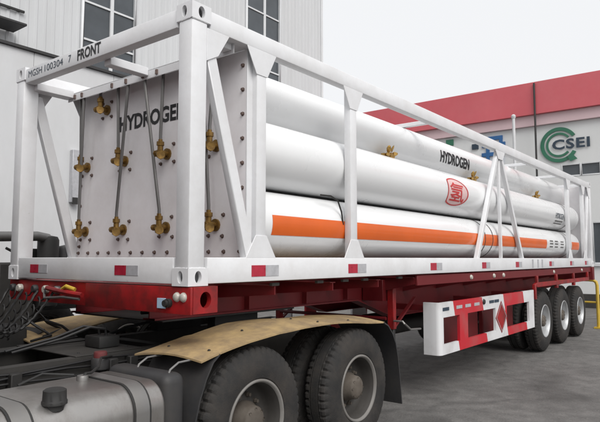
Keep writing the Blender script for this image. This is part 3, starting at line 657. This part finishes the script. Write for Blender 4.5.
for k, (zz, yy) in enumerate(((-.56, .755), (-.6, .75), (-.53, .76))):
    MB().sweep([(-1.9+.3*q, yy+.008*math.sin(2.1*q+k), zz+.012*math.sin(1.7*q+2*k)) for q in range(9)], .009, 6).build('air_line', 'hose', tr)
vb = B('valve_block', 'dark', tr, -.02, .16, .95, 1.15, -.488, -.4, .012, 2)
for y in (1.0, 1.09): MB().sweep([(.07, y, -.4), (.06, y, -.35), (-.05, y+.03, -.33), (-.25, y+.08, -.4), (-.6, y+.1, -.46)], .011, 6).build('air_line', 'hose', tr)
for x, y in ((-.22, .9), (-.22, 1.5), (.18, 1.5), (.18, .9)): inst(sb, 'deck_bolt', (x, y, -.488), tr)
MB().sweep([(-.9, 1.35, -.5), (-.5, 1.3, -.47), (-.1, 1.38, -.47), (.2, 1.3, -.46), (.5, 1.32, -.4), (.8, 1.3, -.36)], .013, 6).build('air_line', 'hose', tr)
# cab, ahead of the picture's left edge
cb = MB().prism([(-1.52, -.55), (-1.52, 1.75), (-1.75, 1.92), (-3.1, 1.86), (-3.55, .75), (-3.62, -.55), (-3.55, -.8), (-1.6, -.8)], 1, -.03, W+.03).build('cab', 'cab', tr, .06, 3)
for yy, s_ in ((-.032, -1), (W+.032, 1)):
    ya, yb = sorted((yy, yy+s_*.006))
    dr = MB().prism([(-2.15, -.7), (-2.15, 1.55), (-3.0, 1.55), (-3.3, .7), (-3.35, -.7)], 1, ya, yb).build('door', 'cab', cb, .002)
    y2, y3 = sorted((yy+s_*.007, yy+s_*.012))
    MB().prism([(-2.25, .55), (-2.25, 1.45), (-2.95, 1.45), (-3.2, .6)], 1, y2, y3).build('side_window', 'glass', dr)
    B('door_handle', 'dark', dr, -2.4, -2.22, y2-.012, y3+.012, .3, .35, .004)
    B('step', 'guard', tr, -3.4, -2.2, min(yy, yy-s_*.3), max(yy, yy-s_*.3), -1.2, -1.12, .01)
    wheel(wtr, -2.75, yy+s_*.0 if s_ < 0 else yy, ZT, tr, s_ > 0)
MB().prism([(-3.135, 1.74), (-3.53, .74), (-3.545, .746), (-3.15, 1.746)], 1, .12, W-.12).build('windscreen', 'glass', cb)
B('bumper', 'guard', tr, -3.75, -3.56, -.03, W+.03, -1.15, -.72, .03, 2)
# air and cable lines hanging between cab and trailer on the far side
for k in range(7):
    y = 1.65+.13*k; pts = []; ph = random.uniform(0, 6)
    for q in range(200):
        tt = q/199; base = Vector((.0-.85*tt, y-.1*tt, -.09-.42*math.sin(math.pi*min(1, tt*1.15))*(.7+.05*k)))
        cr_ = .03 if k % 2 else .003; base += Vector((.0, cr_*math.cos(tt*110+ph), cr_*math.sin(tt*110+ph))); pts.append(base)
    MB().sweep(pts, .007 if k % 2 else .011, 6).build('air_line', 'hose', tr)
for k, (y, x) in enumerate(((2.28, .15), (2.1, -.05), (1.95, .1), (2.4, -.1))):
    MB().sweep([(x, y, -.25-.05*k), (x+.1, y-.1, -.4), (x+.15, y-.25, -.45-.02*k), (x-.1, y-.4, -.48)], .012, 6).build('air_line', 'hose', tr)
B('dark_backing_box', 'dark', tr, -.9, -.02, 2.0, 2.5, -1.1, -.4, .03, 2)  # dark box, raised and lengthened to cover bright ground behind the hoses

# ================================================================== parked truck chassis behind
wk = thing('parked_truck', 'dark truck chassis with black air cleaner and grey pipe behind the far front post', 'truck', (-1, 4.6, -1.46))
for y in (3.98, 5.2): B('chassis_rail', 'dark', wk, -5.5, 3.0, y, y+.09, -.45, -.2, .004)
for x in (-3, -1.5, 0, 1.5, 2.8): B('cross_member', 'guard', wk, x-.04, x+.04, 4.08, 5.19, -.42, -.25, .003)
MB().sweep([(-.9, 3.55, .36), (-.3, 3.55, .40), (.3, 3.55, .42), (.85, 3.55, .44), (1.0, 3.6, .42)], .055, 12).build('intake_pipe', 'pipe', wk)
MB().lathe([(0, .52), (.10, .5), (.12, .46), (.12, -.3), (.1, -.32), (0, -.33)], (1.02, 3.62, -.06), (0, 0, 1), 24).build('air_cleaner', 'dark', wk)
MB().lathe([(0, .4), (.08, .38), (.1, .35), (.1, -.3), (0, -.33)], (1.27, 3.7, -.05), (0, 0, 1), 20).build('air_cleaner', 'guard', wk)
MB().sweep([(.5, 3.56, .3), (.7, 3.56, .2), (.95, 3.56, .16), (1.0, 3.56, .02)], .015, 8).build('cable', 'dark', wk)
MB().bar((1.14, 3.75, -.25), (1.14, 3.75, .3), (.3, 0, 0), (0, .02, 0)).build('bracket', 'dark', wk)
B('tool_box', 'guard', wk, -1.0, .28, 3.55, 3.95, -.9, .3, .02)
B('tool_box', 'rail', wk, .45, .86, 3.6, 3.93, -.9, .14, .02)
B('cab', 'guard', wk, -4.2, -1.6, 3.45, 5.85, -.5, 1.6, .1, 3)
for x in (2.1, -2.9):
    for far, y in ((False, 3.5), (True, 5.78)): wheel(wtr, x, y, -.945, wk, far)
# ================================================================== white annex
YA = 8.0
an = thing('annex', 'plain white low annex wall standing before the ribbed factory hall at far left', 'building', (0, YA+1.5, -1.46))
for i in range(7):
    xa = -6+1.8*i; B('wall_panel', 'box', an, xa+.004, xa+1.796, YA, YA+.1, -1.46, 4.2, .003)
B('coping', 'guard', an, -6.05, 6.65, YA-.06, YA+3.4, 4.201, 4.26, .004)
B('backing', 'wall', an, -6, 6.6, YA+.101, YA+3.3, -1.46, 4.2, 0)
lm = B('wall_lamp', 'refw', an, 3.82, 3.99, YA-.12, YA-.001, 1.32, 2.4, .01); B('lamp_foot', 'dark', lm, 3.83, 3.98, YA-.13, YA-.121, 1.28, 1.42, .004)
# ================================================================== left factory building
YB = 12.0; EX = 18.1
fb_ = thing('factory_building', 'tall white factory hall with ribbed metal cladding and gridded dark windows', 'building', (4, YB+8, -1.46))
def panel(x0, x1, z0, z1):
    m = MB(); n_ = max(1, round((x1-x0)/.25)); p = (x1-x0)/n_; pts = []
    for i in range(n_): a = x0+i*p; pts += [(a, YB), (a+p*.55, YB), (a+p*.65, YB-.024), (a+p*.9, YB-.024)]
    pts.append((x1, YB)); k = len(pts)
    m.add([(x, y, z0) for x, y in pts]+[(x, y, z1) for x, y in pts], [(i, i+1, k+i+1, k+i) for i in range(k-1)])
    o = m.build('cladding_panel', 'clad', fb_, sharp=20); return o
ZT_ = 15.0; wins = [(-7.35, -5.4), (-.52, 1.4), (6.34, 8.24), (13.18, 15.27)]; WZ0, WZ1 = 3.05, 12.2
edges = [-14.0]+[v for q in wins for v in q]+[EX]
for a, b_ in zip(edges[0::2], edges[1::2]):
    k = max(1, round((b_-a)/1.0))
    for i in range(k): panel(a+(b_-a)*i/k, a+(b_-a)*(i+1)/k, -1.46, ZT_)
for a, b_ in wins:
    for i in range(2): panel(a+(b_-a)*i/2, a+(b_-a)*(i+1)/2, -1.46, WZ0); panel(a+(b_-a)*i/2, a+(b_-a)*(i+1)/2, WZ1, ZT_)
    f_ = .09
    wo = MB(); wo.box(a, a+f_, YB-.07, YB+.1, WZ0, WZ1); wo.box(b_-f_, b_, YB-.07, YB+.1, WZ0, WZ1); wo.box(a+f_, b_-f_, YB-.07, YB+.1, WZ0, WZ0+f_); wo.box(a+f_, b_-f_, YB-.07, YB+.1, WZ1-f_, WZ1)
    wn = wo.build('window', 'trim', fb_, .006)
    xm = (a+b_)/2+.08; rows = 8; hz = (WZ1-WZ0-2*f_)/rows
    B('mullion', 'trim', wn, xm-.055, xm+.055, YB-.03, YB+.06, WZ0+f_, WZ1-f_, .004)
    for r in range(1, rows):
        z = WZ0+f_+hz*r
        for xa, xb in ((a+f_, xm-.055), (xm+.055, b_-f_)): B('glazing_bar', 'trim', wn, xa, xb, YB-.02, YB+.05, z-.03, z+.03, .003)
    for r in range(rows):
        z = WZ0+f_+hz*r
        for xa, xb in ((a+f_, xm-.055), (xm+.055, b_-f_)):
            tl = random.uniform(-.006, .006); MB().add([(xa, YB+.02+tl, z+.03), (xb, YB+.02-tl, z+.03), (xb, YB+.02-tl, z+hz-.03), (xa, YB+.02+tl, z+hz-.03)], [(0, 1, 2, 3)]).build('pane', 'glass', wn)
B('corner_trim', 'trim', fb_, EX+.001, EX+.12, YB-.06, YB+.15, -1.46, ZT_, .01)
B('end_wall', 'clad', fb_, EX-.15, EX, YB+.151, YB+16, -1.46, ZT_, .01)
B('roof', 'guard', fb_, -14, EX, YB-.2, YB+16, ZT_+.001, ZT_+.3, .02)
B('backing_wall', 'wall', fb_, -14, EX-.16, YB+.12, YB+.3, -1.46, ZT_, 0)
# canopy above a door
cn = MB(); cn.prism([(-3.2, 6.02), (4.45, 6.02), (4.45, 6.08), (-3.2, 6.08)], 1, YB-.75, YB-.04); cn.build('canopy', 'guard', fb_, .01)
B('canopy_rail', 'dark', fb_, -3.2, 4.7, YB-.09, YB-.04, 6.62, 6.68, .004)
# ================================================================== right office building
XR = 19.0
ob_ = thing('office_building', 'low grey building with red roof fascia and round green logo behind the trailer', 'building', (XR+6, 0, -1.46))
YE = 10.45
def wallpiece(y0, y1, z0, z1, nm='wall', mt_='wall', x0=XR, x1=XR+.3): return B(nm, mt_, ob_, x0, x1, y0, y1, z0, z1, 0)
strip = (3.03, 3.46); low = (.02, 1.42); YS = 2.26; YL = 1.36; YM = -16.0
wallpiece(YM, YE, 3.461, 4.94); wallpiece(YS+.001, YE, low[1]+.001, 3.46); wallpiece(YM, YS, low[1]+.001, 3.029); wallpiece(YL+.001, YE, -1.46, low[1]); wallpiece(YM, YL, -1.46, low[0]-.001)
wallpiece(YM, YE, -1.46, 6.4, 'back_wall', 'wall', XR+11.7, XR+12); B('end_wall', 'wall', ob_, XR+.301, XR+11.7, YE-.3, YE, -1.46, 6.4, 0); B('roof', 'guard', ob_, XR+.301, XR+11.69, YM, YE-.301, 6.0, 6.2, 0)
for y0, y1 in ((YM, -9.5), (-9.494, -3.2), (-3.194, 3.02), (3.026, YE+.1)):
    MB().prism([(XR-.28, 5.33), (XR+.3, 5.33), (XR+.3, 6.5), (XR-.28, 6.5)], 1, y0, y1).build('red_fascia_panel', 'rband', ob_, .006)
    B('pink_fascia_panel', 'pband', ob_, XR-.14, XR+.29, y0, y1, 4.945, 5.329, .004)
B('fascia_return', 'rband', ob_, XR+.301, XR+12, YE+.001, YE+.1, 5.33, 6.5, .006)
MB().sweep([(XR-.34, 3.0, 6.44), (XR-.34, 3.0, -1.4)], .035, 10).build('downpipe', 'guard', ob_)
def strip_windows(z0, z1, ytop, pitch):
    y = ytop
    while y > YM+.3:
        y2 = max(YM, y-pitch)
        m = MB(); f_ = .035
        m.box(XR-.015, XR+.1, y2, y2+f_, z0, z1); m.box(XR-.015, XR+.1, y-f_, y, z0, z1); m.box(XR-.015, XR+.1, y2+f_, y-f_, z0, z0+f_); m.box(XR-.015, XR+.1, y2+f_, y-f_, z1-f_, z1)
        wn = m.build('window', 'trim', ob_, .003)
        tl = random.uniform(-.004, .004)
        MB().add([(XR+.05+tl, y2+f_, z0+f_), (XR+.05-tl, y-f_, z0+f_), (XR+.05-tl, y-f_, z1-f_), (XR+.05+tl, y2+f_, z1-f_)], [(0, 1, 2, 3)]).build('pane', 'glass', wn)
        y = y2-.001
strip_windows(strip[0], strip[1], YS, .62); strip_windows(low[0], low[1], YL, .62)
B('backing', 'dark', ob_, XR+.31, XR+.33, YM, YS, -1.46, 3.6, 0)
B('plinth', 'rail', ob_, XR-.12, XR-.001, YM, YE, -1.46, -1.0, .01)
B('sill', 'trim', ob_, XR-.08, XR-.002, YM, YL+.1, low[0]-.09, low[0]-.002, .005)
# round logo: two C rings and letters
def cring(r0, r1, a0, a1, name, cy=2.33, cz=4.2):
    m = MB(); n_ = 48; vs = []
    for k in range(n_+1):
        a = a0+(a1-a0)*k/n_
        for r in (r0, r1):
            for x in (XR-.05, XR-.002): vs.append((x, cy-r*math.cos(a), cz+r*math.sin(a)))
    fs = []
    for k in range(n_):
        q = k*4; e_ = q+4
        fs += [(q, q+2, e_+2, e_), (q+1, e_+1, e_+3, q+3), (q, e_, e_+1, q+1), (q+2, q+3, e_+3, e_+2)]
    fs += [(0, 1, 3, 2), (n_*4, n_*4+2, n_*4+3, n_*4+1)]
    m.add(vs, fs); m.build(name, 'green', ob_)
cring(.50, .62, rad(30), rad(332), 'logo_ring', 2.31, 4.17); cring(.36, .43, rad(38), rad(318), 'logo_ring', 2.31, 4.17)
cl = text2d('CSEI', .36, .035, 1, 1.12); x_ = 1.22/cl[2]
cl = text2d('CSEI', .36, .035, x_, 1.12)
lettering('logo_letters', cl, 'navy', ob_, lambda a, b_: (XR-.055, 1.92-a, 4.17+b_))
MB().prism([(1.95, 3.55), (1.72, 3.62), (1.86, 3.78), (2.06, 3.74)], 0, XR-.07, XR-.052).build('logo_leaf', 'green', ob_)
# blue sign characters on the wall (strokes only partly seen past the frame)
def glyph(yc, zc, mat, seed):
    rnd = random.Random(seed); m = MB()
    for dz in (-.45, -.1, .25, .5): 
        w_ = rnd.uniform(.3, .48); m.box(XR-.06, XR-.002, yc-w_, yc+w_, zc+dz-.07, zc+dz+.07)
    for dy in (-.28, .22): m.box(XR-.062, XR-.002, yc+dy-.06, yc+dy+.06, zc-.5, zc+.56)
    m.build('sign_character', mat, ob_)
glyph(4.62, 4.2, 'sblue', 1)
B('sign_character', 'navy', ob_, XR-.06, XR-.002, 5.2, 5.45, 4.36, 4.56, .004); B('sign_character', 'green', ob_, XR-.06, XR-.002, 6.2, 6.5, 4.62, 4.86, .004)
# pole in front of the office building
lp = thing('white_pole', 'slim white pole standing before the grey building left of its green logo', 'pole', (17.6, 3.42, -1.46))
MB().sweep([(17.6, 3.42, -1.46), (17.6, 3.42, 5.0)], .05, 12).build('shaft', 'trim', lp)
MB().lathe([(0, .16), (.035, .15), (.075, .11), (.075, .04), (.05, 0)], (17.6, 3.42, 5.0), (0, 0, 1), 16).build('cap', 'trim', lp)
B('base_plate', 'guard', lp, 17.45, 17.75, 3.27, 3.57, -1.46, -1.41, .004)
# yellow hoop barrier
yb_ = thing('hoop_barrier', 'yellow tubular hoop barrier standing behind the trailer', 'barrier', (12.75, .7, -1.46))
MB().sweep([(12.75, .06, -1.43), (12.75, .06, -.45), (12.75, .08, -.37), (12.75, .14, -.33), (12.75, .25, -.32), (12.75, 1.2, -.32), (12.75, 1.3, -.34), (12.75, 1.36, -.4), (12.75, 1.37, -.5), (12.75, 1.37, -1.43)], .038, 12).build('hoop', 'yellow', yb_)
MB().sweep([(12.75, .095, -.85), (12.75, 1.335, -.85)], .025, 10).build('mid_rail', 'yellow', yb_)
for y in (.06, 1.37): B('foot_plate', 'yellow', yb_, 12.66, 12.84, y-.09, y+.09, -1.46, -1.425, .002)
